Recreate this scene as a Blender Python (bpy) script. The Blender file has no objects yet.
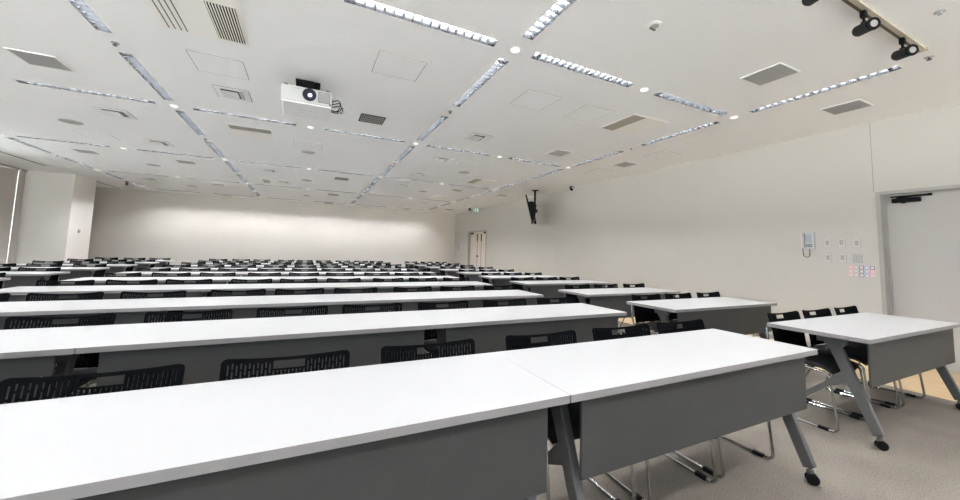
import bpy, bmesh, math, random
from mathutils import Vector, Matrix
random.seed(7)
C = bpy.context.scene.collection
scn = bpy.context.scene
EYE = 1.233            # camera height above the floor
CEIL = 3.073           # ceiling height
XR, XL, YB, YF = 6.65, -6.92, 16.8, -4.5
PITCH = 1.31           # row spacing

# ------------------------------------------------------------------ materials
def lin(c):
    return tuple(((v/255.0)/12.92 if v/255.0 <= 0.04045 else ((v/255.0+0.055)/1.055)**2.4) for v in c)

def mat(name, rgb, rough=0.6, metal=0.0, noise=None, bump=None, spec=0.5, two=None):
    m = bpy.data.materials.new(name); m.use_nodes = True
    nt = m.node_tree; b = nt.nodes['Principled BSDF']
    col = lin(rgb) + (1,)
    b.inputs['Base Color'].default_value = col
    b.inputs['Roughness'].default_value = rough
    b.inputs['Metallic'].default_value = metal
    b.inputs['Specular IOR Level'].default_value = spec
    if noise or bump:
        tc = nt.nodes.new('ShaderNodeTexCoord')
    if noise:
        sc, amt = noise
        n = nt.nodes.new('ShaderNodeTexNoise'); n.inputs['Scale'].default_value = sc
        n.inputs['Detail'].default_value = 4
        r = nt.nodes.new('ShaderNodeMapRange')
        r.inputs[1].default_value = 0.3; r.inputs[2].default_value = 0.7
        r.inputs[3].default_value = 1-amt; r.inputs[4].default_value = 1+amt
        mx = nt.nodes.new('ShaderNodeVectorMath'); mx.operation = 'SCALE'
        mx.inputs[0].default_value = col[:3]
        nt.links.new(tc.outputs['Object'], n.inputs['Vector'])
        nt.links.new(n.outputs['Fac'], r.inputs[0])
        nt.links.new(r.outputs[0], mx.inputs['Scale'])
        nt.links.new(mx.outputs[0], b.inputs['Base Color'])
    if bump:
        sc, st = bump
        n2 = nt.nodes.new('ShaderNodeTexNoise'); n2.inputs['Scale'].default_value = sc
        n2.inputs['Detail'].default_value = 3
        bp = nt.nodes.new('ShaderNodeBump'); bp.inputs['Strength'].default_value = st
        bp.inputs['Distance'].default_value = 0.004
        nt.links.new(tc.outputs['Object'], n2.inputs['Vector'])
        nt.links.new(n2.outputs['Fac'], bp.inputs['Height'])
        nt.links.new(bp.outputs[0], b.inputs['Normal'])
    return m

def emit(name, rgb, strength):
    m = bpy.data.materials.new(name); m.use_nodes = True
    nt = m.node_tree; nt.nodes.clear()
    e = nt.nodes.new('ShaderNodeEmission'); o = nt.nodes.new('ShaderNodeOutputMaterial')
    e.inputs[0].default_value = lin(rgb) + (1,); e.inputs[1].default_value = strength
    nt.links.new(e.outputs[0], o.inputs[0])
    return m

M = dict(
    edge=mat('light_grey_tabletop_side', (134,131,130), 0.5, noise=(6,0.01), spec=0.2),
    top=mat('white_laminate', (153,152,151), 0.42, noise=(6,0.008), spec=0.35),
    panel=mat('grey_panel_laminate', (57,57,56), 0.55, noise=(9,0.05)),
    leg=mat('grey_painted_steel', (82,82,81), 0.42, noise=(20,0.02)),
    bracket=mat('dark_grey_steel', (82,84,86), 0.45, noise=(20,0.03)),
    rubber=mat('black_rubber', (14,13,14), 0.6, noise=(30,0.05), spec=0.15),
    plastic=mat('black_plastic', (10,11,13), 0.7, noise=(30,0.04), spec=0.03),
    seat=mat('charcoal_seat_fabric', (34,34,37), 0.85, noise=(120,0.15), bump=(300,0.3)),
    chrome=mat('chrome_rod', (190,190,190), 0.18, 1.0, noise=(8,0.02)),
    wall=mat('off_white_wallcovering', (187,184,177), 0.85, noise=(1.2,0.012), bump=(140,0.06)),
    ceil=mat('mineral_fibre_ceiling', (251,251,250), 0.95, noise=(55,0.02), bump=(70,0.35)),
    trimw=mat('white_enamel', (242,242,240), 0.45, noise=(8,0.01)),
    blade=mat('louvre_blade_metal', (29,30,31), 0.4, noise=(8,0.01), spec=0.04),
    reflo=mat('louvre_lower_reflector', (40,40,41), 0.4, noise=(8,0.01), spec=0.03),  # darkened base colour imitates the lamp cut-off at shallow angles
    refup=mat('louvre_upper_reflector', (68,69,71), 0.5, noise=(8,0.01), spec=0.05),  # lighter than the lower strip, so the upper part reads as lit
    housing=mat('lamp_housing_white', (240,240,242), 0.4, noise=(8,0.01)),
    cream=mat('cream_enamel', (252,249,243), 0.5, noise=(8,0.01)),
    greyg=mat('grey_grille_enamel', (172,171,168), 0.6, noise=(20,0.03)),
    brgrey=mat('brown_grey_grille_enamel', (166,159,146), 0.6, noise=(20,0.03)),
    void=mat('duct_black', (24,22,20), 0.9, noise=(20,0.05)),
    duct=mat('duct_grey', (96,94,91), 0.9, noise=(20,0.05)),
    seam=mat('panel_gap_grey', (136,134,129), 0.9, noise=(20,0.05)),
    wallb=mat('lightened_wallcovering', (204,199,191), 0.85, noise=(1.2,0.012), bump=(140,0.06)),  # back wall colour lightened in place of missing lamp light
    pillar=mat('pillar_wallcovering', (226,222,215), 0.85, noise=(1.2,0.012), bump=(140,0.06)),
    doorb=mat('far_door_beige', (204,196,186), 0.6, noise=(2,0.01)),
    door=mat('door_leaf_grey', (176,173,169), 0.6, noise=(2,0.01)),
    frame=mat('door_frame_beige', (158,155,150), 0.55, noise=(4,0.01)),
    blind=mat('roller_blind_cloth', (186,180,174), 0.9, noise=(40,0.03)),
    alu=mat('anodised_aluminium', (176,178,180), 0.4, 0.6, noise=(20,0.02)),
    black=mat('matt_black_metal', (12,12,13), 0.55, noise=(20,0.05), spec=0.1),
    spotb=mat('charcoal_spot_body', (42,41,44), 0.5, noise=(20,0.03), spec=0.2),
    rail=mat('beige_track_channel', (176,168,152), 0.45, noise=(20,0.02)),
    slot=mat('track_slot_brown', (84,70,52), 0.6, noise=(20,0.03)),
    proj=mat('white_projector_plastic', (184,184,182), 0.45, noise=(20,0.01)),
    lens=mat('dark_blue_lens_glass', (14,18,34), 0.08, noise=(20,0.02), spec=0.8),
    phone=mat('pale_grey_phone_plastic', (188,188,188), 0.45, noise=(20,0.01)),
    blue=mat('pale_blue_plastic', (160,167,175), 0.5, noise=(20,0.01)),
    keys=mat('dark_grey_keys', (70,72,76), 0.5, noise=(20,0.02)),
    swp=mat('white_switch_plastic', (194,192,188), 0.4, noise=(20,0.01)),
    swr=mat('grey_switch_edge', (160,158,156), 0.5, noise=(20,0.01)),
    paper=mat('white_paper', (204,202,198), 0.9, noise=(20,0.01)),
    pink=mat('pink_print', (222,140,150), 0.9, noise=(20,0.01)),
    bluep=mat('blue_print', (130,150,205), 0.9, noise=(20,0.01)),
    violet=mat('dark_violet_print', (96,86,112), 0.9, noise=(20,0.01)),
    green=emit('green_sign_light', (70,150,112), 0.3),
    gwhite=emit('white_sign_light', (235,250,240), 0.5),
    tube=emit('fluorescent_tube', (247,250,255), 205.0),
    spot=emit('downlight_lens', (255,252,246), 0.6),
    plens=emit('lit_projector_lens', (220,235,255), 1.6),
    grey_spk=mat('grey_speaker_mesh', (168,166,162), 0.8, noise=(60,0.06)),
    glassl=mat('spot_lens_glass', (150,148,145), 0.2, noise=(20,0.02)),
)

def carpet():
    m = bpy.data.materials.new('loop_pile_carpet'); m.use_nodes = True
    nt = m.node_tree; b = nt.nodes['Principled BSDF']; L = nt.links.new
    tc = nt.nodes.new('ShaderNodeTexCoord')
    n = nt.nodes.new('ShaderNodeTexNoise'); n.inputs['Scale'].default_value = 130; n.inputs['Detail'].default_value = 3
    n2 = nt.nodes.new('ShaderNodeTexNoise'); n2.inputs['Scale'].default_value = 3.0; n2.inputs['Detail'].default_value = 3
    ad = nt.nodes.new('ShaderNodeMath'); ad.operation = 'MULTIPLY_ADD'; ad.inputs[1].default_value = 0.35
    L(tc.outputs['Object'], n.inputs['Vector']); L(tc.outputs['Object'], n2.inputs['Vector'])
    L(n2.outputs['Fac'], ad.inputs[0]); L(n.outputs['Fac'], ad.inputs[2])
    cr = nt.nodes.new('ShaderNodeValToRGB')
    cr.color_ramp.elements[0].position = 0.45; cr.color_ramp.elements[0].color = lin((92,86,79))+(1,)
    cr.color_ramp.elements[1].position = 0.92; cr.color_ramp.elements[1].color = lin((127,119,110))+(1,)
    L(ad.outputs[0], cr.inputs[0]); L(cr.outputs[0], b.inputs['Base Color'])
    b.inputs['Roughness'].default_value = 1.0; b.inputs['Specular IOR Level'].default_value = 0.1
    bp = nt.nodes.new('ShaderNodeBump'); bp.inputs['Strength'].default_value = 0.5; bp.inputs['Distance'].default_value = 0.004
    L(n.outputs['Fac'], bp.inputs['Height']); L(bp.outputs[0], b.inputs['Normal'])
    return m
M['carpet'] = carpet()

def wood():
    m = bpy.data.materials.new('tan_vinyl_border'); m.use_nodes = True
    nt = m.node_tree; b = nt.nodes['Principled BSDF']; L = nt.links.new
    tc = nt.nodes.new('ShaderNodeTexCoord'); mp = nt.nodes.new('ShaderNodeMapping')
    mp.inputs['Scale'].default_value = (14, 1.2, 1)
    n = nt.nodes.new('ShaderNodeTexNoise'); n.inputs['Scale'].default_value = 2.2; n.inputs['Detail'].default_value = 5
    cr = nt.nodes.new('ShaderNodeValToRGB')
    cr.color_ramp.elements[0].position = 0.3; cr.color_ramp.elements[0].color = lin((164,138,104))+(1,)
    cr.color_ramp.elements[1].position = 0.75; cr.color_ramp.elements[1].color = lin((188,164,130))+(1,)
    L(tc.outputs['Object'], mp.inputs['Vector']); L(mp.outputs[0], n.inputs['Vector'])
    L(n.outputs['Fac'], cr.inputs[0]); L(cr.outputs[0], b.inputs['Base Color'])
    b.inputs['Roughness'].default_value = 0.55
    return m
M['wood'] = wood()

# ------------------------------------------------------------------ mesh builder
class MB:
    def __init__(s): s.v = []; s.f = []
    def add(s, vs, fs):
        o = len(s.v); s.v += [tuple(v) for v in vs]; s.f += [tuple(i+o for i in f) for f in fs]; return s
    def box(s, x0, x1, y0, y1, z0, z1, mx=None):
        vs = [(x,y,z) for z in (z0,z1) for y in (y0,y1) for x in (x0,x1)]
        if mx: vs = [mx @ Vector(v) for v in vs]
        return s.add(vs, [(0,2,3,1),(4,5,7,6),(0,1,5,4),(2,6,7,3),(0,4,6,2),(1,3,7,5)])
    def bar(s, a, b, w, h, w2=None, h2=None, side=(1,0,0)):
        a, b = Vector(a), Vector(b); d = (b-a).normalized()
        u = Vector(side); u = (u - d*u.dot(d)).normalized(); n = d.cross(u)
        w2 = w if w2 is None else w2; h2 = h if h2 is None else h2
        vs = []
        for p, ww, hh in ((a,w,h),(b,w2,h2)):
            for i, j in ((-1,-1),(1,-1),(1,1),(-1,1)): vs.append(p + u*(i*ww/2) + n*(j*hh/2))
        return s.add(vs, [(0,3,2,1),(4,5,6,7),(0,1,5,4),(1,2,6,5),(2,3,7,6),(3,0,4,7)])
    def cyl(s, a, b, r, seg=16, r2=None, cap=True):
        a, b = Vector(a), Vector(b); d = (b-a).normalized()
        u = d.orthogonal().normalized(); n = d.cross(u); r2 = r if r2 is None else r2
        vs = []
        for p, rr in ((a,r),(b,r2)):
            for i in range(seg):
                t = 2*math.pi*i/seg; vs.append(p + u*(rr*math.cos(t)) + n*(rr*math.sin(t)))
        fs = [(i,(i+1)%seg,seg+(i+1)%seg,seg+i) for i in range(seg)]
        if cap: fs += [tuple(range(seg-1,-1,-1)), tuple(range(seg,2*seg))]
        return s.add(vs, fs)
    def tube(s, pts, r, seg=8, fillet=0.0):
        P = [Vector(p) for p in pts]
        if fillet:
            Q = [P[0]]
            for i in range(1, len(P)-1):
                a, b, c = P[i-1], P[i], P[i+1]
                t = min(fillet, (a-b).length*0.45, (c-b).length*0.45)
                p0 = b + (a-b).normalized()*t; p2 = b + (c-b).normalized()*t
                for k in range(6):
                    q = k/5; Q.append(p0*(1-q)**2 + b*2*q*(1-q) + p2*q*q)
            P = Q + [P[-1]]
        vs = []; fs = []; n = len(P); u = None
        for i in range(n):
            d = (P[min(i+1,n-1)] - P[max(i-1,0)]).normalized()
            u = d.orthogonal().normalized() if u is None else (u - d*u.dot(d)).normalized()
            w = d.cross(u)
            for k in range(seg):
                t = 2*math.pi*k/seg; vs.append(P[i] + u*(r*math.cos(t)) + w*(r*math.sin(t)))
        for i in range(n-1):
            for k in range(seg):
                fs.append((i*seg+k, i*seg+(k+1)%seg, (i+1)*seg+(k+1)%seg, (i+1)*seg+k))
        fs += [tuple(range(seg-1,-1,-1)), tuple(range((n-1)*seg, n*seg))]
        return s.add(vs, fs)
    def prism(s, poly, axis, a, b):
        # poly in the two other axes, extruded along axis from a to b
        k = len(poly); vs = []
        for t in (a, b):
            for (p, q) in poly:
                vs.append((t,p,q) if axis == 'x' else (p,t,q) if axis == 'y' else (p,q,t))
        fs = [(i,(i+1)%k,k+(i+1)%k,k+i) for i in range(k)] + [tuple(range(k-1,-1,-1)), tuple(range(k,2*k))]
        return s.add(vs, fs)
    def build(s, name, m, parent=None, bevel=0.0, smooth=False, segs=2, loc=None):
        me = bpy.data.meshes.new(name); me.from_pydata(s.v, [], s.f)
        bm = bmesh.new(); bm.from_mesh(me)
        bmesh.ops.recalc_face_normals(bm, faces=bm.faces)
        if bevel:
            es = [e for e in bm.edges if len(e.link_faces) == 2 and e.calc_face_angle(0) > 0.6]
            bmesh.ops.bevel(bm, geom=es, offset=bevel, segments=segs, affect='EDGES', profile=0.5, clamp_overlap=True)
        bm.to_mesh(me); bm.free()
        if smooth:
            for p in me.polygons: p.use_smooth = True
            try: me.set_sharp_from_angle(angle=math.radians(40))
            except Exception: pass
        me.materials.append(m)
        o = bpy.data.objects.new(name, me); C.objects.link(o)
        if parent: o.parent = parent
        if loc: o.location = loc
        return o

def tag(o, label, cat, group=None):
    o['label'] = label; o['category'] = cat
    if group: o['group'] = group
    return o
def thing(name, label, cat, loc=(0,0,0), rz=0, group=None):
    o = bpy.data.objects.new(name, None); C.objects.link(o)
    o.empty_display_size = 0.05
    o.location = loc; o.rotation_euler = (0,0,rz)
    return tag(o, label, cat, group)
def struct(o):
    o['kind'] = 'structure'; return o
def copy_tree(o, parent=None):
    c = o.copy(); C.objects.link(c)
    if parent: c.parent = parent
    for ch in list(o.children): copy_tree(ch, c)
    return c
class Proto:
    """first use hands out the original, later uses hand out copies"""
    def __init__(s, root): s.root = root; s.used = False
    def get(s, loc, rz, label, group=None):
        o = s.root if not s.used else copy_tree(s.root)
        s.used = True; o.location = loc; o.rotation_euler = (0,0,rz); o['label'] = label
        if group: o['group'] = group
        return o

ORD = ['first','second','third','fourth','fifth','sixth','seventh','eighth','ninth','tenth','eleventh']

# ------------------------------------------------------------------ room shell
T = 0.2
LX = [-5.05 + 1.665*i for i in range(7)]          # lamp lattice, across
LY = [-3.94 + 3.335*j for j in range(7)]          # lamp lattice, along
FW, FL = 0.105, 1.27                              # strip light opening
cross, along = [], []
for j, y in enumerate(LY):
    for i in range(6): cross.append((0.5*(LX[i]+LX[i+1]), y, i, j))
for i in (0,2,4,6):
    for j in range(6):
        for k, off in enumerate((0.835, 2.5)): along.append((LX[i], LY[j]+off, i, j*2+k))
holes = [(x-FL/2, x+FL/2, y-FW/2, y+FW/2) for x,y,_,_ in cross] + [(x-FW/2, x+FW/2, y-FL/2, y+FL/2) for x,y,_,_ in along]
xs = sorted(set([XL-T, XR+T] + [round(h[k],5) for h in holes for k in (0,1)]))
ys = sorted(set([YF-T, YB+T] + [round(h[k],5) for h in holes for k in (2,3)]))
mb = MB(); idx = {}
def vid(x, y):
    if (x,y) not in idx: idx[(x,y)] = len(mb.v); mb.v.append((x,y,CEIL))
    return idx[(x,y)]
for a in range(len(xs)-1):
    for b in range(len(ys)-1):
        cx, cy = (xs[a]+xs[a+1])/2, (ys[b]+ys[b+1])/2
        if any(h[0]<cx<h[1] and h[2]<cy<h[3] for h in holes): continue
        mb.f.append((vid(xs[a],ys[b]), vid(xs[a],ys[b+1]), vid(xs[a+1],ys[b+1]), vid(xs[a+1],ys[b])))
me = bpy.data.meshes.new('ceiling'); me.from_pydata(mb.v, [], mb.f); me.materials.append(M['ceil'])
ceil = bpy.data.objects.new('ceiling', me); C.objects.link(ceil); struct(ceil)
struct(MB().box(XL-T, XR+T, YF-T, YB+T, CEIL+0.3, CEIL+0.5).build('ceiling_slab', M['trimw']))

XC = 5.37
struct(MB().box(XL-T, XC, YF-T, YB+T, -0.1, 0).build('floor', M['carpet']))
struct(MB().box(XC, XR+T, YF-T, YB+T, -0.1, 0).build('floor_border', M['wood']))

D1 = (0.30, 1.955, 2.115)       # right door opening y0,y1,top
D2 = (13.30, 15.15, 2.105)      # far double door
mb = MB()
for y0, y1, z0 in ((YF-T,D1[0],0),(D1[0],D1[1],D1[2]),(D1[1],D2[0],0),(D2[0],D2[1],D2[2]),(D2[1],YB+T,0)):
    mb.box(XR, XR+T, y0, y1, z0, CEIL+0.3)
struct(mb.build('wall_right', M['wall']))
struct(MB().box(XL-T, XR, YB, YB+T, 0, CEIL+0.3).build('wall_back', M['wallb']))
WX_ADDED = [(-5.6, -2.4, 1.3, 2.95), (-1.6, 1.6, 1.3, 2.95), (2.4, 5.6, 1.3, 2.95)]      # unseen front-wall windows, added behind the camera to brighten the ceiling
mb = MB(); x = XL-T
for (x0,x1,z0,z1) in WX_ADDED:
    mb.box(x, x0, YF-T, YF, 0, CEIL+0.3); mb.box(x0, x1, YF-T, YF, 0, z0); mb.box(x0, x1, YF-T, YF, z1, CEIL+0.3); x = x1
mb.box(x, XR, YF-T, YF, 0, CEIL+0.3)
struct(mb.build('wall_front', M['wall']))
W1 = (9.0, 13.72, 0.35, 3.02)  # near end has no blind, opened out of view to brighten the ceiling
WF_ADDED = [(-3.6, -0.4, 0.9, 2.95), (0.6, 3.8, 0.9, 2.95)]  # unseen left-wall windows, added for more light in the room
mb = MB(); y = YF
for (y0,y1,z0,z1) in WF_ADDED + [W1]:
    mb.box(XL-T, XL, y, y0, 0, CEIL+0.3); mb.box(XL-T, XL, y0, y1, 0, z0); mb.box(XL-T, XL, y0, y1, z1, CEIL+0.3); y = y1
mb.box(XL-T, XL, y, YB, 0, CEIL+0.3)
struct(mb.build('wall_left', M['wall']))
# square pillar by the window
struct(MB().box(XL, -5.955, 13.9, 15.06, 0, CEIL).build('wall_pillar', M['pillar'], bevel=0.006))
# baseboards, wall seam
mb = MB()
for y0, y1 in ((YF,D1[0]-0.04),(D1[1]+0.04,D2[0]-0.05),(D2[1]+0.05,YB)): mb.box(XR-0.008, XR, y0, y1, 0, 0.06)
struct(mb.build('baseboard_right', M['frame']))
struct(MB().box(XL, XR-0.008, YB-0.008, YB, 0, 0.06).build('baseboard_back', M['frame']))
struct(MB().box(XR-0.0015, XR, 2.000, 2.005, 2.15, CEIL).build('trim_1', M['seam']))
struct(MB().box(XR-0.0015, XR, 8.65, 8.654, 0.06, CEIL).build('trim_2', M['swr']))

# windows: the one by the pillar, then the unseen added ones
g = bpy.data.materials.new('window_glass'); g.use_nodes = True
nt = g.node_tree; nt.nodes.clear()
o = nt.nodes.new('ShaderNodeOutputMaterial'); mixn = nt.nodes.new('ShaderNodeMixShader')
tr = nt.nodes.new('ShaderNodeBsdfTransparent'); gl = nt.nodes.new('ShaderNodeBsdfGlossy')
tr.inputs[0].default_value = (0.92,0.95,0.96,1); gl.inputs['Roughness'].default_value = 0.02
mixn.inputs[0].default_value = 0.06
nt.links.new(tr.outputs[0], mixn.inputs[1]); nt.links.new(gl.outputs[0], mixn.inputs[2]); nt.links.new(mixn.outputs[0], o.inputs[0])
def window(n, c, rz, w_, z0, z1):
    # built along local x, outside is +y
    m = MB(); h = w_/2
    for a, b, c0, d in ((-h,-h+0.05,z0,z1),(h-0.05,h,z0,z1),(-0.025,0.025,z0,z1),(-h+0.05,h-0.05,z0,z0+0.05),(-h+0.05,h-0.05,z1-0.05,z1)):
        m.box(a, b, 0.09, 0.16, c0, d)
    wo = struct(m.build('window_%d' % n, M['alu'], loc=c)); wo.rotation_euler = (0,0,rz)
    MB().box(-h+0.05, h-0.05, 0.122, 0.13, z0+0.05, z1-0.05).build('pane', g, wo)
    ld = bpy.data.lights.new('window_portal', 'AREA'); ld.shape = 'RECTANGLE'
    ld.size = w_; ld.size_y = z1-z0; ld.cycles.is_portal = True
    lo = bpy.data.objects.new('window_portal', ld); C.objects.link(lo)
    lo.matrix_world = Matrix.Translation(c) @ Matrix.Rotation(rz,4,'Z') @ Matrix.Translation((0,0.19,(z0+z1)/2)) @ Matrix.Rotation(math.radians(-90),4,'X')
for n, (y0,y1,z0,z1) in enumerate([W1]+WF_ADDED): window(n+1, (XL,(y0+y1)/2,0), math.radians(90), y1-y0, z0, z1)
for n, (x0,x1,z0,z1) in enumerate(WX_ADDED): window(n+4, ((x0+x1)/2,YF,0), math.radians(180), x1-x0, z0, z1)
# roller blinds hanging inside the window by the pillar
def blind(y0, y1, label):
    t = thing('roller_blind', label, 'blind', (XL, (y0+y1)/2, 0), 0, 'roller blinds on the window wall')
    hw = (y1-y0)/2
    MB().box(0.02, 0.024, -hw, hw, 0.40, 3.0).build('blind_cloth', M['blind'], t)
    MB().cyl((0.03,-hw,3.03), (0.03,hw,3.03), 0.028, 12).build('roller', M['alu'], t)
    MB().box(0.015, 0.03, -hw, hw, 0.375, 0.40).build('bottom_bar', M['alu'], t)
blind(13.642, 13.888, 'narrow grey roller blind between the bright gap and the square pillar')
blind(10.6, 13.605, 'wide grey roller blind left of the bright window gap')

# ------------------------------------------------------------------ doors
d = struct(MB().box(XR+0.125, XR+0.165, D1[0]+0.03, D1[1]-0.012, 0.005, D1[2]-0.012).build('door_1', M['door']))
f = MB()
for y0, y1, z0, z1 in ((D1[1]-0.012, D1[1]+0.032, 0, D1[2]+0.028), (D1[0]-0.032, D1[0]+0.03, 0, D1[2]+0.028), (D1[0]+0.03, D1[1]-0.012, D1[2]-0.012, D1[2]+0.028)):
    f.box(XR-0.012, XR+0.19, y0, y1, z0, z1)
f.build('door_frame', M['frame'], d)
f = MB()
f.box(XR+0.085, XR+0.11, D1[1]-0.03, D1[1]-0.012, 0, D1[2]-0.012)
f.box(XR+0.085, XR+0.11, D1[0]+0.03, D1[1]-0.03, D1[2]-0.03, D1[2]-0.012)
f.build('door_stop', M['frame'], d)
cl = MB().box(XR+0.075, XR+0.125, 1.63, 1.872, 1.995, 2.05).build('door_closer', M['black'], d, bevel=0.008)
MB().cyl((XR+0.1, 1.775, 1.985), (XR+0.1, 1.775, 2.0), 0.022, 14).build('closer_spindle', M['black'], cl)
MB().box(XR+0.08, XR+0.1, 1.545, 1.88, 2.064, 2.079).bar((XR+0.09,1.83,2.056),(XR+0.09,1.57,2.066),0.014,0.012).box(XR+0.078,XR+0.108,1.54,1.572,2.058,2.084).build('closer_arm', M['black'], cl)
MB().box(XR+0.06, XR+0.08, 0.42, 0.56, 1.0, 1.02).box(XR+0.06,XR+0.125,0.40,0.425,0.995,1.025).build('door_handle', M['alu'], d, bevel=0.004)

d = struct(MB().box(XR+0.10, XR+0.14, D2[0]+0.05, 14.195, 0.005, D2[2]-0.04).build('door_2', M['doorb']))
MB().box(XR+0.10, XR+0.14, 14.205, D2[1]-0.05, 0.005, D2[2]-0.04).build('door_leaf', M['doorb'], d)
f = MB()
for y0, y1, z0, z1 in ((D2[1]-0.05, D2[1]+0.02, 0, D2[2]+0.02), (D2[0]-0.02, D2[0]+0.05, 0, D2[2]+0.02), (D2[0]+0.05, D2[1]-0.05, D2[2]-0.04, D2[2]+0.02)):
    f.box(XR-0.012, XR+0.19, y0, y1, z0, z1)
f.build('door_frame', M['frame'], d)
for yy in (13.98, 14.37):
    MB().box(XR+0.094, XR+0.10, yy-0.045, yy+0.045, 1.68, 1.99).build('glass_slit', M['lens'], d)
    MB().box(XR+0.096, XR+0.10, yy-0.014, yy+0.014, 0.15, 1.68).build('pull_rail', M['keys'], d)
MB().box(XR+0.05, XR+0.099, 14.27, 14.30, 0.99, 1.06).box(XR+0.05,XR+0.065,14.27,14.40,1.01,1.035).build('door_handle', M['black'], d)
for y0 in (13.42, 14.78):
    MB().box(XR+0.05, XR+0.10, y0, y0+0.25, 1.985, 2.05).build('door_closer', M['black'], d)

# ------------------------------------------------------------------ strip lights
def make_strip():
    t = thing('strip_light', '', 'ceiling light')
    h = MB(); L, W = FL/2, FW/2
    # sheet-metal trough: top, sides, ends (thin boxes), flange under the ceiling
    h.box(-L, L, -W, W, 0.085, 0.09)
    h.box(-L, L, -W, -W+0.002, 0.03, 0.085); h.box(-L, L, W-0.002, W, 0.03, 0.085)
    h.box(-L, -L+0.002, -W, W, 0.03, 0.085); h.box(L-0.002, L, -W, W, 0.03, 0.085)
    h.build('housing', M['housing'], t)
    # one continuous parabolic louvre: side reflectors and wedge blades share their edges
    v = MB(); n = 17; zt = 0.040; tw = 0.009; wb, wt = W, 0.026
    rows = []
    for k in range(n+1):
        x = -L + FL*k/n
        o = len(v.v)
        wm, zm, tm = wb+(wt-wb)*0.4, 0.018, tw*0.4
        for sy in (-1, 1):
            v.v += [(x, sy*wb, 0.0), (x-tm, sy*wm, zm), (x+tm, sy*wm, zm), (x-tw, sy*wt, zt), (x+tw, sy*wt, zt)]
        rows.append(o)
        # blade: two faces and the top; blade ends lie on the reflectors
        v.f += [(o, o+5, o+6, o+1), (o+1, o+6, o+8, o+3), (o, o+2, o+7, o+5), (o+2, o+4, o+9, o+7), (o+3, o+8, o+9, o+4)]
    nb = len(v.f)
    for k in range(n):
        p, q2 = rows[k], rows[k+1]
        for d5 in (0, 5): v.f.append((p+d5, q2+d5, q2+1+d5, p+2+d5))          # lower reflector
    nl = len(v.f)
    for k in range(n):
        p, q2 = rows[k], rows[k+1]
        for d5 in (0, 5): v.f.append((p+2+d5, q2+1+d5, q2+3+d5, p+4+d5))      # upper reflector
    lv = v.build('louvre', M['blade'], t)
    lv.data.materials.append(M['reflo']); lv.data.materials.append(M['refup'])
    for p in lv.data.polygons: p.material_index = 0 if p.index < nb else 1 if p.index < nl else 2
    MB().cyl((-L+0.05,0,0.060), (L-0.05,0,0.060), 0.019, 10, cap=False).build('lamp_tube', M['tube'], t)
    return t
strip = Proto(make_strip())
LINE = {0:'far left', 2:'left', 4:'middle', 6:'right'}
for x, y, i, j in cross:
    strip.get((x,y,CEIL), 0, 'louvred strip light lying crosswise, %s from left in the %s crosswise row' % (ORD[i], ORD[j]), 'louvred ceiling strip lights')
for x, y, i, j in along:
    strip.get((x,y,CEIL), math.pi/2, 'louvred strip light lying lengthwise, %s from front along the %s lamp line' % (ORD[j] if j < 11 else 'rearmost', LINE[i]), 'louvred ceiling strip lights')

# small round downlights at the lattice points
t = thing('downlight', '', 'ceiling light')
MB().cyl((0,0,-0.004),(0,0,0),0.050,24).build('trim_ring', M['trimw'], t)
MB().cyl((0,0,-0.009),(0,0,-0.004),0.042,24).build('lens', M['spot'], t)
dl = Proto(t)
for i, x in enumerate(LX):
    for j, y in enumerate(LY):
        if j == 0: continue
        dl.get((x,y,CEIL), 0, 'small round white downlight, %s from left in the %s crosswise lamp row' % (ORD[i], ORD[j]), 'round emergency downlights')

# ------------------------------------------------------------------ ceiling equipment
def frame_mb(w, d, b, z0, z1):
    m = MB(); x, y = w/2, d/2
    m.box(-x,x,-y,-y+b,z0,z1); m.box(-x,x,y-b,y,z0,z1); m.box(-x,-x+b,-y+b,y-b,z0,z1); m.box(x-b,x,-y+b,y-b,z0,z1)
    return m
def make_grille(name, w, d, fm, sm, vm, nx, ny, bt, cat):
    t = thing(name, '', cat)
    MB().box(-w/2+0.004, w/2-0.004, -d/2+0.004, d/2-0.004, -0.002, 0).build('backing', vm, t)
    frame_mb(w, d, 0.012, -0.008, 0).build('frame', fm, t)
    g = MB(); x, y = w/2-0.012, d/2-0.012
    for k in range(nx):
        c = -x + 2*x*(k+0.5)/nx; g.box(c-bt/2, c+bt/2, -y, y, -0.007, -0.002)
    for k in range(ny):
        c = -y + 2*y*(k+0.5)/ny; g.box(-x, x, c-bt/2, c+bt/2, -0.0065, -0.002)
    g.build('slats', sm, t)
    return t
mesh_g = Proto(make_grille('air_grille', 0.355, 0.355, M['trimw'], M['greyg'], M['duct'], 22, 22, 0.005, 'air grille'))
dark_g = Proto(make_grille('return_grille', 0.335, 0.32, M['void'], M['greyg'], M['void'], 12, 4, 0.006, 'air grille'))
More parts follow.
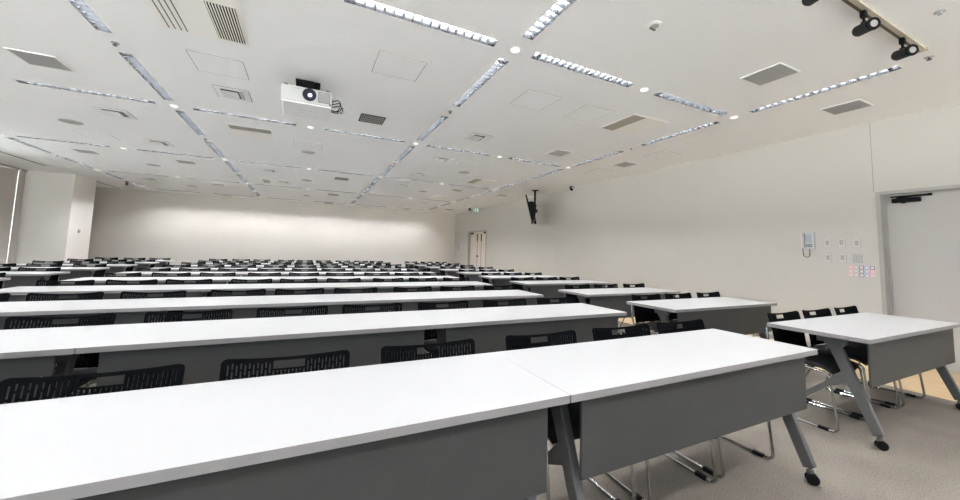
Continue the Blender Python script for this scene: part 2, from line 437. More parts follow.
for (x,y,l) in ((4.07,1.91,'grey square mesh air grille nearest the camera, right part of the ceiling'),
    (5.72,1.91,'grey square mesh air grille beside the near right strip light and wall'),
    (4.07,5.25,'grey square mesh air grille just left of the right lamp line'),
    (5.72,5.25,'grey square mesh air grille between right lamp line and wall, mid room'),
    (-2.58,5.21,'grey square mesh air grille at upper left, above the left strip light'),
    (-4.24,10.2,'grey square mesh air grille over the left aisle, left of its darker twin'),
    (-2.58,10.2,'dark grey square air grille over the left end of the centre tables'),
    (4.05,10.2,'grey square mesh air grille far down, beside the right lamp line'),
    (5.64,10.2,'grey square air grille on the ceiling left of the hung television'),
    (-4.24,13.55,'grey air grille far left, near the dome camera'),
    (-2.58,13.5,'dark grey air grille far left, left of the left lamp line'),
    (4.07,13.55,'grey air grille far down the right aisle ceiling'),
    (5.7,13.53,'grey air grille above the exit sign near the far door'),
    (4.07,16.4,'rearmost grey air grille at the back wall, right side'),
    (5.7,15.2,'grey air grille in the far right ceiling corner'),
    (-2.83,16.45,'rearmost grey air grille at the back wall, left side')):
    mesh_g.get((x,y,CEIL), 0, l, 'square air grilles')
for (x,y,l) in ((0.735,5.22,'black egg-crate return grille right behind the projector'),
    (0.74,10.27,'black return grille in the middle of the ceiling, mid distance'),
    (0.745,13.6,'black return grille second nearest the back wall'),
    (0.75,16.4,'black return grille closest to the back wall')):
    dark_g.get((x,y,CEIL), 0, l, 'black return grilles')

# square supply diffusers: shallow tray with slanted blades
t = thing('air_diffuser', '', 'air diffuser')
frame_mb(0.362, 0.382, 0.007, -0.003, 0).build('edge_gap', M['keys'], t)
frame_mb(0.35, 0.37, 0.06, -0.006, 0).build('frame', M['trimw'], t)
MB().box(-0.115,0.115,-0.125,0.125,-0.0065,-0.006).build('backing', M['spotb'], t)
b = MB()
for k in range(4):
    y = -0.075 + 0.05*k
    b.prism([(y,-0.0065),(y+0.024,-0.013),(y+0.026,-0.012),(y+0.006,-0.0065)], 'x', -0.113, 0.055)
for k in range(3):
    x = 0.075 + 0.016*k
    b.prism([(x,-0.0065),(x+0.009,-0.014),(x+0.011,-0.013),(x+0.003,-0.0065)], 'y', -0.12, 0.12)
b.build('blades', M['trimw'], t)
df = Proto(t)
for (x,y,l) in ((-0.92,5.2,'square white air diffuser left of the projector'),
    (-2.59,6.85,'square white air diffuser at left, below the crosswise strip light'),
    (-2.58,8.52,'square white air diffuser at left, second from the left mesh grille'),
    (2.41,5.21,'square white air diffuser right of the middle lamp line, nearest one'),
    (2.39,6.87,'square white air diffuser right of the middle lamp line, second one'),
    (2.39,8.52,'square white air diffuser right of the middle lamp line, third one'),
    (2.41,10.28,'square white air diffuser right of the middle lamp line, fourth one'),
    (-0.93,10.2,'square white air diffuser far down, between left and middle lamp lines'),
    (-0.70,11.78,'small-looking square diffuser with dark blades, far down the left centre')):
    df.get((x,y,CEIL), 0, l, 'square supply diffusers')

# access hatches
t = thing('access_hatch', '', 'access panel')
frame_mb(0.465, 0.455, 0.006, -0.002, 0).build('edge_gap', M['seam'], t)
MB().box(-0.2265,0.2265,-0.2215,0.2215,-0.003,0).build('hatch_panel', M['ceil'], t)
ah = Proto(t)
for (x,y,l) in ((-0.92,4.44,'thin-outlined square ceiling hatch left of the projector'),
    (0.735,3.56,'thin-outlined square ceiling hatch right of the projector, near front'),
    (2.39,3.56,'thin-outlined square ceiling hatch, left one of the two right of the middle lamps'),
    (3.23,3.57,'thin-outlined square ceiling hatch beside the grey slot air unit'),
    (-0.085,7.17,'thin-outlined square ceiling hatch behind the projector near a round speaker'),
    (-3.42,8.54,'thin-outlined square ceiling hatch at left beyond the round speaker'),
    (5.73,4.41,'thin-outlined square ceiling hatch close to the right wall, nearer one'),
    (5.75,6.01,'thin-outlined square ceiling hatch close to the right wall, farther one'),
    (3.0,6.97,'thin-outlined square ceiling hatch right of the second diffuser'),
    (3.62,8.2,'thin-outlined square ceiling hatch left of the brownish slot unit')):
    ah.get((x,y,CEIL), 0, l, 'ceiling access hatches')

# cream air conditioner panels
def ac_panel(x0, x1, y0, y1, label, grille, slots):
    t = thing('ceiling_air_conditioner', label, 'air conditioner', ((x0+x1)/2,(y0+y1)/2,CEIL), 0, 'cream ceiling air conditioners')
    cx, cy = (x0+x1)/2, (y0+y1)/2
    MB().box(x0-cx,x1-cx,y0-cy,y1-cy,-0.004,0).build('panel', M['cream'], t)
    gx0,gx1,gy0,gy1,fm,vm,nx,ny,bt = grille
    gx0 -= cx; gx1 -= cx; gy0 -= cy; gy1 -= cy
    MB().box(gx0,gx1,gy0,gy1,-0.0055,-0.004).build('grille_recess', vm, t)
    g = MB()
    for k in range(nx):
        c = gx0+(gx1-gx0)*(k+0.5)/nx; g.box(c-bt/2,c+bt/2,gy0,gy1,-0.011,-0.0055)
    for k in range(ny):
        c = gy0+(gy1-gy0)*(k+0.5)/ny; g.box(gx0,gx1,c-0.002,c+0.002,-0.0105,-0.0055)
    g.build('grille', fm, t)
    if slots:
        for k in range(4):
            c = slots[0]-cx + k*slots[4]
            MB().box(c-0.004,c+0.004,slots[2]-cy,slots[3]-cy,-0.006,-0.004).build('outlet_slot', M['duct'], t)
    return t
ac_panel(-1.24,-0.58,2.95,3.85,'cream ceiling air conditioner with four slots and dark grille at the top left',
         (-0.815,-0.615,3.27,3.815,M['cream'],M['void'],10,0,0.0075), (-1.17,0,2.98,3.83,0.042))
ac_panel(-1.22,-0.61,6.56,7.18,'cream ceiling air conditioner with narrow grey slot, left of the projector aisle',
         (-1.20,-0.63,6.58,6.76,M['brgrey'],M['duct'],40,0,0.009), None)
ac_panel(3.74,4.40,3.27,3.88,'cream ceiling air conditioner with grey slot near the right lamp line',
         (3.76,3.97,3.29,3.86,M['brgrey'],M['duct'],1,40,0.2), None)
ac_panel(3.76,4.36,8.22,8.86,'cream ceiling air conditioner with brownish slot right of the middle lamps',
         (3.78,3.97,8.24,8.84,M['brgrey'],M['duct'],1,40,0.18), None)
ac_panel(-1.25,-0.64,11.6,12.2,'cream ceiling air conditioner far down between left and middle lamp lines',
         (-1.23,-1.05,11.62,12.18,M['brgrey'],M['duct'],1,40,0.17), None)
ac_panel(3.8,4.35,11.55,12.1,'cream ceiling air conditioner far down near the right lamp line',
         (3.82,3.95,11.57,12.08,M['cream'],M['duct'],1,40,0.12), None)

# round ceiling speakers
t = thing('ceiling_speaker', '', 'speaker')
MB().cyl((0,0,-0.006),(0,0,0),0.135,32).build('rim', M['greyg'], t)
MB().cyl((0,0,-0.009),(0,0,-0.006),0.122,32).build('speaker_mesh', M['grey_spk'], t)
sp = Proto(t)
for (x,y,l) in ((-3.43,7.74,'round grey ceiling speaker at left, nearest of the left ones'),
    (-0.08,7.7,'round grey ceiling speaker behind the projector, in front of the others there'),
    (3.23,7.72,'round grey ceiling speaker right of the second square diffuser'),
    (-3.4,11.03,'round grey ceiling speaker farther along the left side'),
    (-0.1,11.07,'round grey ceiling speaker farther behind the projector'),
    (3.21,10.98,'round grey ceiling speaker farther along right of the middle lamps'),
    (-3.42,14.4,'round grey ceiling speaker farthest along the left side'),
    (-0.09,14.4,'round grey ceiling speaker farthest behind the projector')):
    sp.get((x,y,CEIL), 0, l, 'round ceiling speakers')

# sprinkler heads
t = thing('sprinkler_head', '', 'sprinkler')
MB().cyl((0,0,-0.004),(0,0,0),0.032,20).build('escutcheon', M['alu'], t)
MB().cyl((0,0,-0.022),(0,0,-0.004),0.008,10).cyl((0,0,-0.026),(0,0,-0.022),0.018,14).build('deflector', M['keys'], t)
sk = Proto(t)
k = 0
for i in (0,2,4,6):
    for j in (2,3,4,5):
        sk.get((LX[i], LY[j]+1.665, CEIL), 0, 'tiny sprinkler head between two lengthwise strip lights, %s lamp line, %s from front' % (LINE[i], ORD[j-2]), 'sprinkler heads')
sk.get((4.91,1.08,CEIL), 0, 'small dark sprinkler head near the end of the spotlight track', 'sprinkler heads')
t = thing('recessed_sprinkler', 'recessed round sprinkler with beige rim above the front tables', 'sprinkler', (2.40,1.90,CEIL))
MB().cyl((0,0,-0.004),(0,0,0),0.055,24).build('rim', M['cream'], t)
MB().cyl((0,0,-0.012),(0,0,-0.004),0.034,20).build('cover', M['greyg'], t)
MB().bar((-0.02,0.025,-0.014),(0.045,0.03,-0.014),0.014,0.006).build('frangible_link', M['keys'], t)
t = thing('smoke_detector', 'small white ceiling detector right of the spotlight track', 'detector', (4.07,0.83,CEIL))
MB().cyl((0,0,-0.005),(0,0,0),0.03,24).build('base', M['greyg'], t)
MB().cyl((0,0,-0.022),(0,0,-0.005),0.014,16).build('sensing_head', M['alu'], t)

# ceiling slots along the window wall
for (y0,y1,l) in ((7.5,12.8,'long black ceiling slot beside the window blinds'), (15.15,16.78,'short black ceiling slot between the pillar and the back wall')):
    o = MB().box(-6.045,-6.012,y0,y1,CEIL-0.004,CEIL).build('slot_diffuser', M['void']); tag(o, l, 'air slot', 'black ceiling slots')

# cameras
def cam_thing(loc, rz, label):
    t = thing('security_camera', label, 'camera', loc, rz)
    MB().cyl((0,0,-0.02),(0,0,0),0.05,20).build('base', M['black'], t)
    MB().bar((0,0,-0.02),(0,-0.02,-0.06),0.02,0.02).build('arm', M['black'], t)
    MB().cyl((0,0.05,-0.055),(0,-0.09,-0.10),0.036,16).build('body', M['black'], t)
    MB().cyl((0,-0.09,-0.10),(0,-0.093,-0.101),0.022,16).build('lens', M['lens'], t)
    MB().box(0.06,0.10,0.0,0.06,-0.03,0).build('junction_box', M['alu'], t)
cam_thing((-5.10,14.63,CEIL), 0.3, 'small black camera on the ceiling near the square pillar')
cam_thing((6.44,7.77,CEIL), -0.5, 'small black camera on the ceiling close to the right wall')
cam_thing((6.21,14.1,CEIL), 0.2, 'tiny black camera on the ceiling left of the green exit sign')

# exit sign
t = thing('exit_sign', 'green lit exit sign with white running figure high by the far door', 'sign', (6.3,13.6,0))
MB().box(-0.11,0.11,0,0.04,2.865,3.03).build('sign_box', M['trimw'], t)
MB().box(-0.02,0.02,0.01,0.03,3.03,CEIL).build('hanger', M['alu'], t)
MB().box(-0.10,0.10,-0.002,0,2.875,3.02).build('sign_face', M['green'], t)
g = MB()
g.box(0.02,0.085,-0.004,-0.002,2.885,3.01)
g.box(-0.075,-0.03,-0.004,-0.002,2.935,2.975); g.cyl((-0.045,-0.004,2.995),(-0.045,-0.002,2.995),0.013,12)
g.bar((-0.055,-0.003,2.935),(-0.085,-0.003,2.885),0.002,0.016,side=(0,1,0)); g.bar((-0.05,-0.003,2.935),(-0.02,-0.003,2.89),0.002,0.016,side=(0,1,0))
g.build('pictogram', M['gwhite'], t)

# ------------------------------------------------------------------ spotlight track
t = thing('track_rail', 'beige ceiling track rail carrying three black spotlights', 'lighting track', (2.9,1.06,CEIL))
MB().box(-2.4,1.78,-0.023,0.026,-0.018,0).build('channel', M['rail'], t)
MB().box(-2.4,1.76,0.008,0.027,-0.0195,-0.018).build('slot', M['slot'], t)
MB().box(1.76,1.785,-0.03,0.03,-0.021,0.0).build('end_cap', M['rail'], t)
t = thing('track_spotlight', '', 'spotlight')
MB().box(-0.022,0.022,-0.015,0.015,-0.07,-0.0195).build('adapter', M['black'], t, bevel=0.003)
MB().cyl((0,0,-0.115),(0,0,-0.07),0.008,10).box(-0.012,0.012,-0.014,0.014,-0.125,-0.10).build('stem', M['black'], t)
a = Vector((0.030,0.052,-0.140)); b = Vector((-0.036,-0.056,-0.158)); dv = (b-a).normalized()
body = MB().cyl(a+dv*0.014, b, 0.040, 24).cyl(a, a+dv*0.014, 0.032, 24, r2=0.040).build('lamp_body', M['spotb'], t, smooth=True)
MB().cyl(b-dv*0.005, b+dv*0.006, 0.044, 24).build('front_ring', M['black'], t)
MB().cyl(b+dv*0.006, b+dv*0.008, 0.024, 20).build('spot_lens', M['glassl'], t)
ts = Proto(t)
for x, l in ((2.84,'black track spotlight cut by the top edge, first on the track'),
             (3.555,'black track spotlight in the middle of the track'),
             (4.26,'black track spotlight nearest the right end of the track')):
    ts.get((x,1.068,CEIL), 0, l, 'spotlights on the track')

# ------------------------------------------------------------------ projector
t = thing('projector', 'white ceiling projector with lit lens above the front tables', 'projector', (-0.087,4.08,2.708))
MB().box(-0.242,0.242,0,0.47,0.012,0.175).build('body', M['proj'], t, bevel=0.014, segs=3, smooth=True)
MB().box(-0.236,0.236,0.006,0.464,0.0,0.012).build('bottom_cover', M['trimw'], t, bevel=0.004)  # lighter colour than the body stands in for bounced light underneath
lr = MB().cyl((0.02,-0.012,0.10),(0.02,0.0,0.10),0.066,32).build('lens_ring', M['lens'], t)
MB().cyl((0.02,-0.014,0.10),(0.02,-0.012,0.10),0.054,28).build('lens_glass', M['lens'], lr)
MB().cyl((0.026,-0.016,0.094),(0.026,-0.014,0.094),0.020,24).build('lens_glow', M['plens'], lr)
g = MB()
for k in range(11):
    x = 0.115+0.0095*k; g.box(x-0.0028,x+0.0028,-0.003,0.0,0.045,0.15)
g.build('vent_grille', M['greyg'], t)
MB().box(0.105,0.22,-0.0015,0.0,0.04,0.155).build('vent_recess', M['duct'], t)
MB().box(-0.145,-0.07,-0.002,0,0.142,0.157).build('control_strip', M['greyg'], t)
MB().cyl((0.222,-0.002,0.032),(0.222,0,0.032),0.010,14).build('receiver_window', M['keys'], t)
for x in (-0.2,0.195):
    MB().cyl((x,0.04,0.175),(x,0.04,0.19),0.02,14).build('foot', M['black'], t)
g = MB()
for x in (-0.075,-0.02,0.035,0.09): g.box(x-0.02,x+0.02,0.2,0.206,-0.001,0.0)
g.box(-0.06,0.05,0.28,0.284,-0.001,0)
g.build('underside_marks', M['swr'], t)
mt = MB().box(-0.11,0.11,0.14,0.36,0.19,0.215).box(-0.10,0.09,0.18,0.32,0.175,0.19).box(-0.05,0.06,0.22,0.36,0.215,0.345).box(-0.13,0.12,0.27,0.43,0.345,CEIL-2.708).build('ceiling_mount', M['black'], t)
for k, (h, dy) in enumerate(((0.12,0.0),(0.10,0.03),(0.135,0.05),(0.07,0.02))):
    MB().tube([(0.24,0.14+dy,0.12-0.02*k),(0.31+0.02*k,0.14+dy,0.16-0.02*k),(0.345+0.012*k,0.17+dy,0.12-0.03*k),(0.31,0.2+dy,0.04),(0.24,0.2+dy,0.05)], 0.0055, 8, 0.06).build('cable', M['black'] if k < 3 else M['greyg'], t)
MB().box(0.241,0.252,0.10,0.26,0.09,0.14).build('socket_block', M['black'], t)

# ------------------------------------------------------------------ television on a ceiling pole
t = thing('ceiling_television', 'black flat television tilted on a ceiling pole near the right wall', 'television', (5.98,8.83,CEIL), -0.588)
# local: +y runs along the view, screen faces -x
til = Matrix.Translation((-0.16,0,-0.59)) @ Matrix.Rotation(math.radians(-14), 4, 'Y')
MB().box(-0.022,0.022,-0.60,0.60,-0.375,0.375, til).build('screen_panel', M['black'], t)
MB().box(-0.024,-0.022,-0.585,0.585,-0.36,0.36, til).build('screen', M['lens'], t)
b = MB()
def q(pts): return [tuple(p) for p in pts]
sec = [(0.022,-0.37),(0.09,-0.32),(0.19,-0.06),(0.20,0.10),(0.13,0.17),(0.022,0.18)]
k = len(sec); vs = []
for yy in (-0.5,0.5): vs += [til @ Vector((p,yy,z)) for p, z in sec]
b.add(vs, [(i,(i+1)%k,k+(i+1)%k,k+i) for i in range(k)]+[tuple(range(k-1,-1,-1)),tuple(range(k,2*k))])
b.build('back_housing', M['black'], t)
MB().cyl((0,0,-0.45),(0,0,-0.012),0.03,16).build('pole', M['black'], t)
MB().box(-0.10,0.10,-0.08,0.08,-0.012,0).build('ceiling_plate', M['black'], t)
MB().bar((0,0,-0.43),(-0.05,0,-0.60),0.10,0.12,side=(0,1,0)).bar((-0.12,0,-0.40),(0.03,0,-0.40),0.2,0.05,side=(0,1,0)).bar((-0.02,0,-0.60),(0.08,0,-0.62),0.1,0.08,side=(0,1,0)).build('tilt_bracket', M['black'], t)
MB().box(-0.01,0.05,-0.05,0.05,-1.0,-0.92).bar((0.03,0,-0.93),(0.0,0,-0.76),0.03,0.03).build('control_box', M['black'], t)

# ------------------------------------------------------------------ wall phone, switches, chart
def wall_phone(y, z, s, label):
    t = thing('wall_phone', label, 'telephone', (XR, y, z), 0)
    MB().box(-0.05,0,-0.075,0.075,-0.12,0.12).build('base', M['phone'], t, bevel=0.008)
    h = MB().box(-0.085,-0.05,0.035,0.072,-0.105,0.112).build('handset', M['phone'], t, bevel=0.010, segs=3)
    MB().box(-0.0515,-0.05,-0.05,0.030,-0.03,0.095).build('name_panel', M['blue'], t)
    MB().box(-0.053,-0.05,0.028,0.034,-0.10,0.11).build('cradle_gap', M['keys'], t)
    g = MB()
    for i in range(3):
        for j in range(2): g.box(-0.054,-0.05,-0.052+0.026*i,-0.034+0.026*i,-0.088+0.022*j,-0.072+0.022*j)
    g.build('keypad', M['keys'], t)
    MB().tube([(-0.06,0.055,-0.11),(-0.05,0.055,-0.22),(-0.04,0.02,-0.245),(-0.03,-0.012,-0.22),(-0.03,-0.012,-0.12)],0.005,8,0.04).build('cord', M['keys'], t)
wall_phone(2.700, 1.52, 1, 'pale grey wall telephone with hanging cord left of the light switches')
wall_phone(16.15, 1.52, 1, 'small wall telephone in the far corner left of the double door')
t = thing('switch_plate', '', 'switch')
MB().box(-0.008,0,-0.036,0.036,-0.058,0.058).build('plate', M['swp'], t, bevel=0.003)
frame_mb(0.076,0.120,0.003,0,0)
e = MB().box(-0.003,0,-0.039,0.039,-0.061,0.061).build('plate_edge', M['swr'], t)
MB().prism([(-0.008,-0.035),(-0.016,0.03),(-0.010,0.035),(-0.008,0.035)],'y',-0.018,0.018)
MB().add([(-0.008,-0.018,-0.034),(-0.008,0.018,-0.034),(-0.008,0.018,0.034),(-0.008,-0.018,0.034),(-0.015,-0.018,0.02),(-0.015,0.018,0.02),(-0.010,0.018,0.034),(-0.010,-0.018,0.034)],
   [(0,1,5,4),(4,5,6,7),(7,6,2,3),(0,4,7,3),(1,2,6,5)]).build('rocker', M['swr'], t)
sw = Proto(t)
for y, z, l in ((2.494,1.488,'white light switch, upper left one beside the wall telephone'),(2.345,1.49,'white light switch, upper middle one by the door'),(2.19,1.482,'white light switch, upper right one by the door'),
             (2.494,1.28,'white light switch, lower left one beside the wall telephone'),(2.34,1.282,'white light switch, lower middle one by the door')):
    sw.get((XR,y,z), 0, l, 'light switches by the right door')
for y, z, l in ((15.63,1.50,'tiny switch plate by the far double door, upper one'),(15.70,1.32,'tiny switch plate by the far double door, lower left'),(15.58,1.32,'tiny switch plate by the far double door, lower right')):
    sw.get((XR,y,z), 0, l, 'switches by the far door')
t = thing('control_panel', 'square white switch panel with two rows of buttons above the coloured chart', 'switch', (XR,2.187,1.277))
MB().box(-0.006,0,-0.06,0.06,-0.06,0.06).build('plate', M['swp'], t, bevel=0.003)
for i in range(4):
    for j in range(2):
        y, z = 0.04-0.026*i, -0.027+0.052*j
        MB().box(-0.010,-0.006,y-0.010,y+0.010,z-0.016,z+0.018).build('button', M['swr'], t)
frame = MB()
for z in (-0.052,0.0,0.052): frame.box(-0.0075,-0.006,-0.054,0.054,z-0.002,z+0.002)
frame.build('divider', M['violet'], t)
t = thing('wall_chart', 'small paper chart with pink, white and blue boxes below the switches', 'notice', (XR,2.158,1.11))
MB().box(-0.002,0,-0.133,0.133,-0.079,0.079).build('sheet', M['paper'], t)
cols = ['pink','paper','violet','bluep','pink']
for i in range(5):
    for j in range(3):
        y1 = 0.128-0.052*i; z1 = 0.074-0.052*j
        mcol = M['pink'] if (i == 0 or (i == 4 and j > 0)) else M['swr'] if i == 1 else M['bluep'] if (i == 3) else M['violet']
        m2 = MB()
        for (a,b2,c,d2) in ((y1-0.046,y1,z1-0.006,z1),(y1-0.046,y1,z1-0.046,z1-0.040),(y1-0.046,y1-0.040,z1-0.040,z1-0.006),(y1-0.006,y1,z1-0.040,z1-0.006)):
            m2.box(-0.0032,-0.002,a,b2,c,d2)
        m2.build('chart_box', mcol, t)
t = thing('wall_sensor', 'small grey sensor on the square pillar near the window', 'sensor', (-5.955,14.4,1.49))
MB().box(0,0.02,-0.05,0.05,-0.05,0.05).build('case', M['greyg'], t, bevel=0.004)
MB().cyl((0.02,0,0.0),(0.03,0,0.0),0.03,16).build('dial', M['swr'], t)

# ------------------------------------------------------------------ tables
TL, TD, TH = 1.8100, 0.598, 0.72
def make_table():
    t = thing('folding_table', '', 'table')
    hx, hy = TL/2, TD/2
    poly = []
    for cx, cy, a0 in ((hx,hy,0),(-hx,hy,90),(-hx,-hy,180),(hx,-hy,270)):
        sx, sy = (1 if cx>0 else -1), (1 if cy>0 else -1); r = 0.006
        for k in range(4):
            a = math.radians(a0+30*k); poly.append((cx-sx*r+r*math.cos(a), cy-sy*r+r*math.sin(a)))
    m = MB().prism(poly, 'z', TH-0.028, TH)
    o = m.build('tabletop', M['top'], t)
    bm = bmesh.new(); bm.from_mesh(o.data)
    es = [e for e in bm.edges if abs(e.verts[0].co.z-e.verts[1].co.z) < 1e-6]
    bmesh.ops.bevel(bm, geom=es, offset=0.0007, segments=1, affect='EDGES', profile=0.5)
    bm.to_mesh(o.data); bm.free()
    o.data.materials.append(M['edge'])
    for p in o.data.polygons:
        if abs(p.normal.z) < 0.3: p.material_index = 1  # side faces in a darker grey than the top
    # origin at table centre; front is -y
    MB().box(-hx+0.078, hx-0.078, -hy+0.030, -hy+0.042, 0.388, TH-0.030).build('modesty_panel', M['panel'], t, bevel=0.002)
    MB().box(-hx+0.12, hx-0.12, -0.03, 0.03, TH-0.085, TH-0.045).build('crossbar', M['bracket'], t)
    for s in (-1,1):
        x = s*(hx-0.108)
        MB().prism([(-0.16,TH-0.028),(0.0,TH-0.028),(-0.01,TH-0.06),(-0.05,TH-0.115),(-0.11,TH-0.115),(-0.145,TH-0.07)], 'x', x-0.022, x+0.022).build('bracket', M['bracket'], t, bevel=0.003)
        la = Vector((x,-0.083,TH-0.10)); lb = Vector((x,-0.283,0.085))
        MB().bar(la, lb, 0.044, 0.070, 0.038, 0.056).build('leg', M['leg'], t, bevel=0.006)
        leg = t.children[-1] if t.children[-1].name.startswith('leg') else [c for c in t.children if c.name.startswith('leg')][-1]
        ja = la.lerp(lb, 0.28); jb = la.lerp(lb, 0.44)
        # rear leg: flared gusset that narrows to a sloping bar
        e0 = Vector((x,0.255,0.085))
        mbr = MB()
        up = ja + Vector((0,0.012,0)); lo = jb + Vector((0,0.008,0))
        c1 = up.lerp(e0,0.30) + Vector((0,0,-0.004)); c2 = lo.lerp(e0,0.30) + Vector((0,0,0.030))
        ea = e0+Vector((0,0.015,0.014)); eb = e0+Vector((0,-0.015,-0.014))
        outl = [(p.y,p.z) for p in (up,c1,ea,eb,c2,lo)]
        mbr.prism(outl, 'x', x-0.016, x+0.016)
        rl = mbr.build('rear_leg', M['leg'], t, bevel=0.004)
        for ly, par in ((-0.283,leg),(0.258,rl)):
            st = -1 if ly < 0 else 1
            MB().cyl((x,ly,0.060),(x,ly,0.092),0.010,12).bar((x,ly,0.075),(x,ly-0.012*st*0,0.052),0.03,0.022).build('caster_stem', M['leg'], par)
            c0 = Vector((x, ly-0.008, 0.030)); ax = Vector((0.8, 0.6, 0))
            MB().cyl(c0-ax*0.020, c0-ax*0.004, 0.030, 18).cyl(c0+ax*0.004, c0+ax*0.020, 0.030, 18).cyl(c0-ax*0.004, c0+ax*0.004, 0.012, 10).build('caster_wheel', M['rubber'], par, bevel=0.004)
    return t
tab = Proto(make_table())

# ------------------------------------------------------------------ chairs (origin on the floor, sitter faces -y)
def make_backrest(parent):
    W, z0, z1 = 0.476, 0.470, 0.786
    H = z1-z0; fr = 0.016; n = 31
    us = [-W/2, -W/2+0.006]; cells = [(False,None),(False,None)]
    inner = W-2*fr; p = inner/n
    us = [-W/2, -W/2+0.006]; kinds = [None]
    for k in range(n):
        a = -W/2+fr+p*k
        us += [a+0.31*p, a+0.69*p]; kinds += [None, k]
    us += [W/2-0.006, W/2]; kinds += [None, None]
    per = 0.046
    vsz = {0.0, 0.006, H-0.006, H}
    lo, hi = 0.016, H-0.018
    k = 0
    bars = []
    while lo + k*per < hi:
        for f0 in (0.0, 0.008, 0.023, 0.031): 
            if lo < lo+k*per+f0 < hi: vsz.add(round(lo+k*per+f0,5))
        k += 1
    vsz |= {lo, hi, H-0.052, H-0.045, H-0.014}
    vz = sorted(vsz); 
    vz = [v for i, v in enumerate(vz) if i == 0 or v-vz[i-1] > 0.0008]
    def hole(kc, uc, vc):
        if abs(uc) < 0.060 and H-0.045 < vc < H-0.014: return True
        if abs(uc) < 0.068 and H-0.052 < vc: return False
        if kc is None or not (lo < vc < hi): return False
        ph = (vc-lo) % per
        return not (ph < 0.008) if kc % 2 == 0 else not (0.023 <= ph < 0.031)
    r = 0.022
    def pos(u, v):
        cu, cv = W/2-r, H-r
        if abs(u) > cu and v > cv:
            du, dv = abs(u)-cu, v-cv; d = math.hypot(du,dv); m = max(du,dv)
            if d > 1e-9: sc = m/d; u = math.copysign(cu+du*sc, u); v = cv+dv*sc
        q = (2*u/W)**2
        tv = v/H
        z = z0 + v - 0.020*(1-q)*tv
        y = 0.150 + 0.055*tv - 0.035*q - 0.02*math.sin(math.pi*tv)*0.4
        x = u*(1-0.035*(1-tv))
        return (x, y, z)
    bm = bmesh.new(); V = {}
    def gv(i, j):
        if (i,j) not in V: V[(i,j)] = bm.verts.new(pos(us[i], vz[j]))
        return V[(i,j)]
    for i in range(len(us)-1):
        for j in range(len(vz)-1):
            if hole(kinds[i], (us[i]+us[i+1])/2, (vz[j]+vz[j+1])/2): continue
            bm.faces.new((gv(i,j), gv(i+1,j), gv(i+1,j+1), gv(i,j+1)))
    bmesh.ops.recalc_face_normals(bm, faces=bm.faces)
    bmesh.ops.solidify(bm, geom=bm.faces[:], thickness=0.008)
    me = bpy.data.meshes.new('backrest'); bm.to_mesh(me); bm.free()
    me.materials.append(M['plastic'])
    o = bpy.data.objects.new('backrest', me); C.objects.link(o); o.parent = parent
    return o
def make_chair():
    t = thing('stacking_chair', '', 'chair')
    make_backrest(t)
    # seat pad: domed cushion with a waterfall front
    nx, ny = 12, 12; m = MB(); W, y0, y1 = 0.455, -0.235, 0.165
    for lay in (0,1):
        for j in range(ny+1):
            for i in range(nx+1):
                a, b = i/nx*2-1, j/ny*2-1
                x = a*W/2*(1-0.04*b*b); y = (y0+y1)/2 + b*(y1-y0)/2*(1-0.03*a*a)
                e = max(abs(a)**8, abs(b)**8)
                if lay: z = 0.470-0.012*e - (0.045*max(0,-b-0.55)**2/0.2) - 0.006*(1-a*a)*0.5
                else: z = 0.428 + 0.008*e - (0.028*max(0,-b-0.55)**2/0.2)
                m.v.append((x,y,z))
    N = (nx+1)*(ny+1)
    for j in range(ny):
        for i in range(nx):
            a = j*(nx+1)+i
            m.f.append((N+a,N+a+1,N+a+nx+2,N+a+nx+1)); m.f.append((a,a+nx+1,a+nx+2,a+1))
    ring = [i for i in range(nx+1)] + [j*(nx+1)+nx for j in range(1,ny+1)] + [ny*(nx+1)+i for i in range(nx-1,-1,-1)] + [j*(nx+1) for j in range(ny-1,0,-1)]
    for k in range(len(ring)):
        a, b = ring[k], ring[(k+1)%len(ring)]; m.f.append((a,b,N+b,N+a))
    m.build('seat', M['seat'], t, smooth=True)
    for s in (-1,1):
        x = s*0.243
        fr = MB().tube([(s*0.205,0.192,0.66),(s*0.218,0.172,0.52),(s*0.23,0.135,0.432),(x,-0.15,0.420),(x,-0.222,0.405),(x,-0.262,0.010),(x,0.215,0.010),(x,0.235,0.06),(s*0.225,0.06,0.415)], 0.0085, 8, 0.045).build('side_frame', M['chrome'], t, smooth=True)
        for ya, yb in ((-0.205,-0.145),(0.12,0.18)):
            MB().box(x-0.013,x+0.013,ya,yb,0.0,0.022).build('glide', M['rubber'], fr, bevel=0.003)
    MB().tube([(-0.23,-0.09,0.416),(0.23,-0.09,0.416)],0.0075,8).tube([(-0.226,0.075,0.416),(0.226,0.075,0.416)],0.0075,8).build('cross_tube', M['chrome'], t, smooth=True)
    return t
chair = Proto(make_chair())

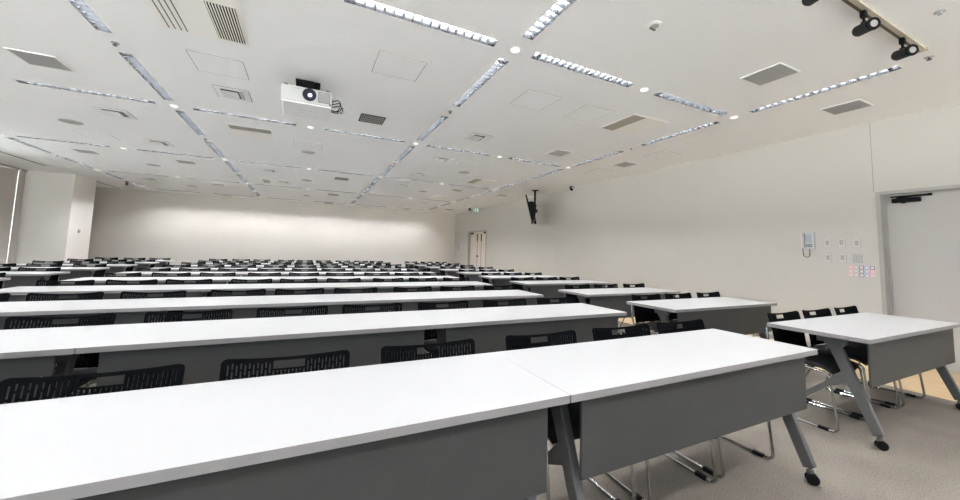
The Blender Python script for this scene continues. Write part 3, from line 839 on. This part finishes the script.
POS = ['left','middle','right']
TAB = {'L':[(-4.35,'left aisle')], 'C':[(-1.815,'centre block left'),(-0.005,'centre block middle'),(1.805,'centre block right')], 'R':[(4.22,'right aisle')]}
seen_c = {  # measured chair places, row -> {table: offsets from the table centre}
 ('C',0):[None,[-0.615,-0.035,0.58],[-0.565,0.045,0.615]], ('C',1):[[-0.6,0.0,0.515],[-0.665,-0.055,0.525],[-0.665,-0.055,0.565]],
 ('C',2):[[-0.6,-0.025,0.565],[-0.585,-0.025,0.545],[-0.595,-0.015,0.6]], ('C',3):[[-0.61,-0.045,0.505],[-0.625,-0.055,0.535],[-0.615,-0.055,0.52]],
 ('C',4):[[-0.6,-0.015,0.565],[-0.585,-0.005,0.575],[-0.565,-0.005,0.55]], ('C',5):[[-0.6,-0.015,0.575],[-0.595,-0.005,0.555],[-0.635,-0.045,0.56]],
 ('R',0):[[-0.555,0.01,0.60]], ('R',1):[[-0.57,0.0,0.59]], ('R',2):[[-0.54,0.02,0.61]], ('R',3):[[-0.62,-0.07,0.48]], ('R',4):[[-0.58,-0.02,0.52]]}
for k in range(10):
    yc = 1.362 + PITCH*k + {0:0.018, 1:0.045, 2:0.035, 3:0.08, 4:0.05}.get(k, 0.02)
    for blk in ('L','C','R'):
        if blk == 'L' and k < 4: continue
        for ti, (x, nm) in enumerate(TAB[blk]):
            if blk == 'C' and k == 0 and ti == 0: pass
            jx = random.uniform(-0.012,0.012) if k and blk != 'C' else 0; jy = random.uniform(-0.012,0.012) if k else 0
            if blk == 'R': jx = {0:0.085, 1:-0.05, 2:-0.045}.get(k, jx)
            if blk == 'C': jx = 0.0 if k == 0 else -0.055 if k == 1 else -0.042
            if blk == 'R': jy = {1:-0.03, 2:-0.10, 3:-0.01}.get(k, jy)
            if blk == 'C': jy = 0.0
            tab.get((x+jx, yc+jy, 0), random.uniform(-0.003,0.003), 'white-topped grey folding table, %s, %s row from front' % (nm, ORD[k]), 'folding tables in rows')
            off = seen_c.get((blk,k)); off = off[ti] if off else None
            off = off or [-0.6+random.uniform(-0.03,0.03), random.uniform(-0.03,0.02), 0.56+random.uniform(-0.03,0.04)]
            for ci, o in enumerate(off):
                chair.get((x+{-1.815:0.01, 1.805:-0.01}.get(x,0)+(jx if blk=='L' else 0)+o+(0.085 if (blk=='R' and k==0) else 0), yc+(jy if blk=='R' else 0)+0.180+random.uniform(-0.012,0.02)*(k>0), 0), random.uniform(-0.035,0.035),
                          'black slotted-back chair, %s seat behind the %s table, %s row from front' % (POS[ci], nm, ORD[k]), 'black stacking chairs')

# ------------------------------------------------------------------ daylight and camera
w = bpy.data.worlds.new('daylight_added_band'); scn.world = w; w.use_nodes = True
bg = w.node_tree.nodes['Background']
nt = w.node_tree
tc = nt.nodes.new('ShaderNodeTexCoord'); sp3 = nt.nodes.new('ShaderNodeSeparateXYZ'); cr = nt.nodes.new('ShaderNodeValToRGB')
mr = nt.nodes.new('ShaderNodeMapRange'); mr.inputs[1].default_value = -1; mr.inputs[2].default_value = 1
nt.links.new(tc.outputs['Generated'], sp3.inputs[0]); nt.links.new(sp3.outputs['Z'], mr.inputs[0]); nt.links.new(mr.outputs[0], cr.inputs[0])
cr.color_ramp.elements[0].position = 0.30; cr.color_ramp.elements[0].color = (0.20,0.20,0.19,1)      # dimmed below the added band so its light spreads deeper indoors
cr.color_ramp.elements[1].position = 0.60; cr.color_ramp.elements[1].color = (0.10,0.12,0.15,1)     # sky above
for pp, cc in ((0.36,(1.0,0.98,0.95,1)),(0.50,(1.0,0.98,0.96,1)),(0.53,(0.13,0.155,0.19,1))):             # bright band added below the horizon to light the ceiling
    e_ = cr.color_ramp.elements.new(pp); e_.color = cc
nt.links.new(cr.outputs[0], bg.inputs[0]); bg.inputs[1].default_value = 10.0

cd = bpy.data.cameras.new('camera'); cam = bpy.data.objects.new('camera', cd); C.objects.link(cam)
yaw, pit, rol = math.radians(25.49), math.radians(4.61), math.radians(1.60)
fw = Vector((math.sin(yaw)*math.cos(pit), math.cos(yaw)*math.cos(pit), math.sin(pit)))
r0 = Vector((math.cos(yaw), -math.sin(yaw), 0)); u0 = r0.cross(fw)
r = r0*math.cos(rol) + u0*math.sin(rol); u = r.cross(fw)
mw = Matrix(((r.x,u.x,-fw.x,0),(r.y,u.y,-fw.y,0),(r.z,u.z,-fw.z,EYE),(0,0,0,1)))
cam.matrix_world = mw
cd.sensor_width = 36; cd.sensor_fit = 'HORIZONTAL'; cd.lens = 361.2/960*36
cd.shift_y = -27.8/960; cd.clip_start = 0.05
scn.camera = cam

scn.view_settings.view_transform = 'Standard'
scn.view_settings.look = 'None'
scn.view_settings.gamma = 1.0
scn.view_settings.use_curve_mapping = False
scn.view_settings.exposure = 1.0
cy = scn.cycles
cy.max_bounces = 12; cy.diffuse_bounces = 12; cy.glossy_bounces = 5; cy.transparent_max_bounces = 12
cy.caustics_reflective = True; cy.blur_glossy = 1.0; cy.caustics_refractive = False
cy.sample_clamp_indirect = 8
cy.use_denoising = True
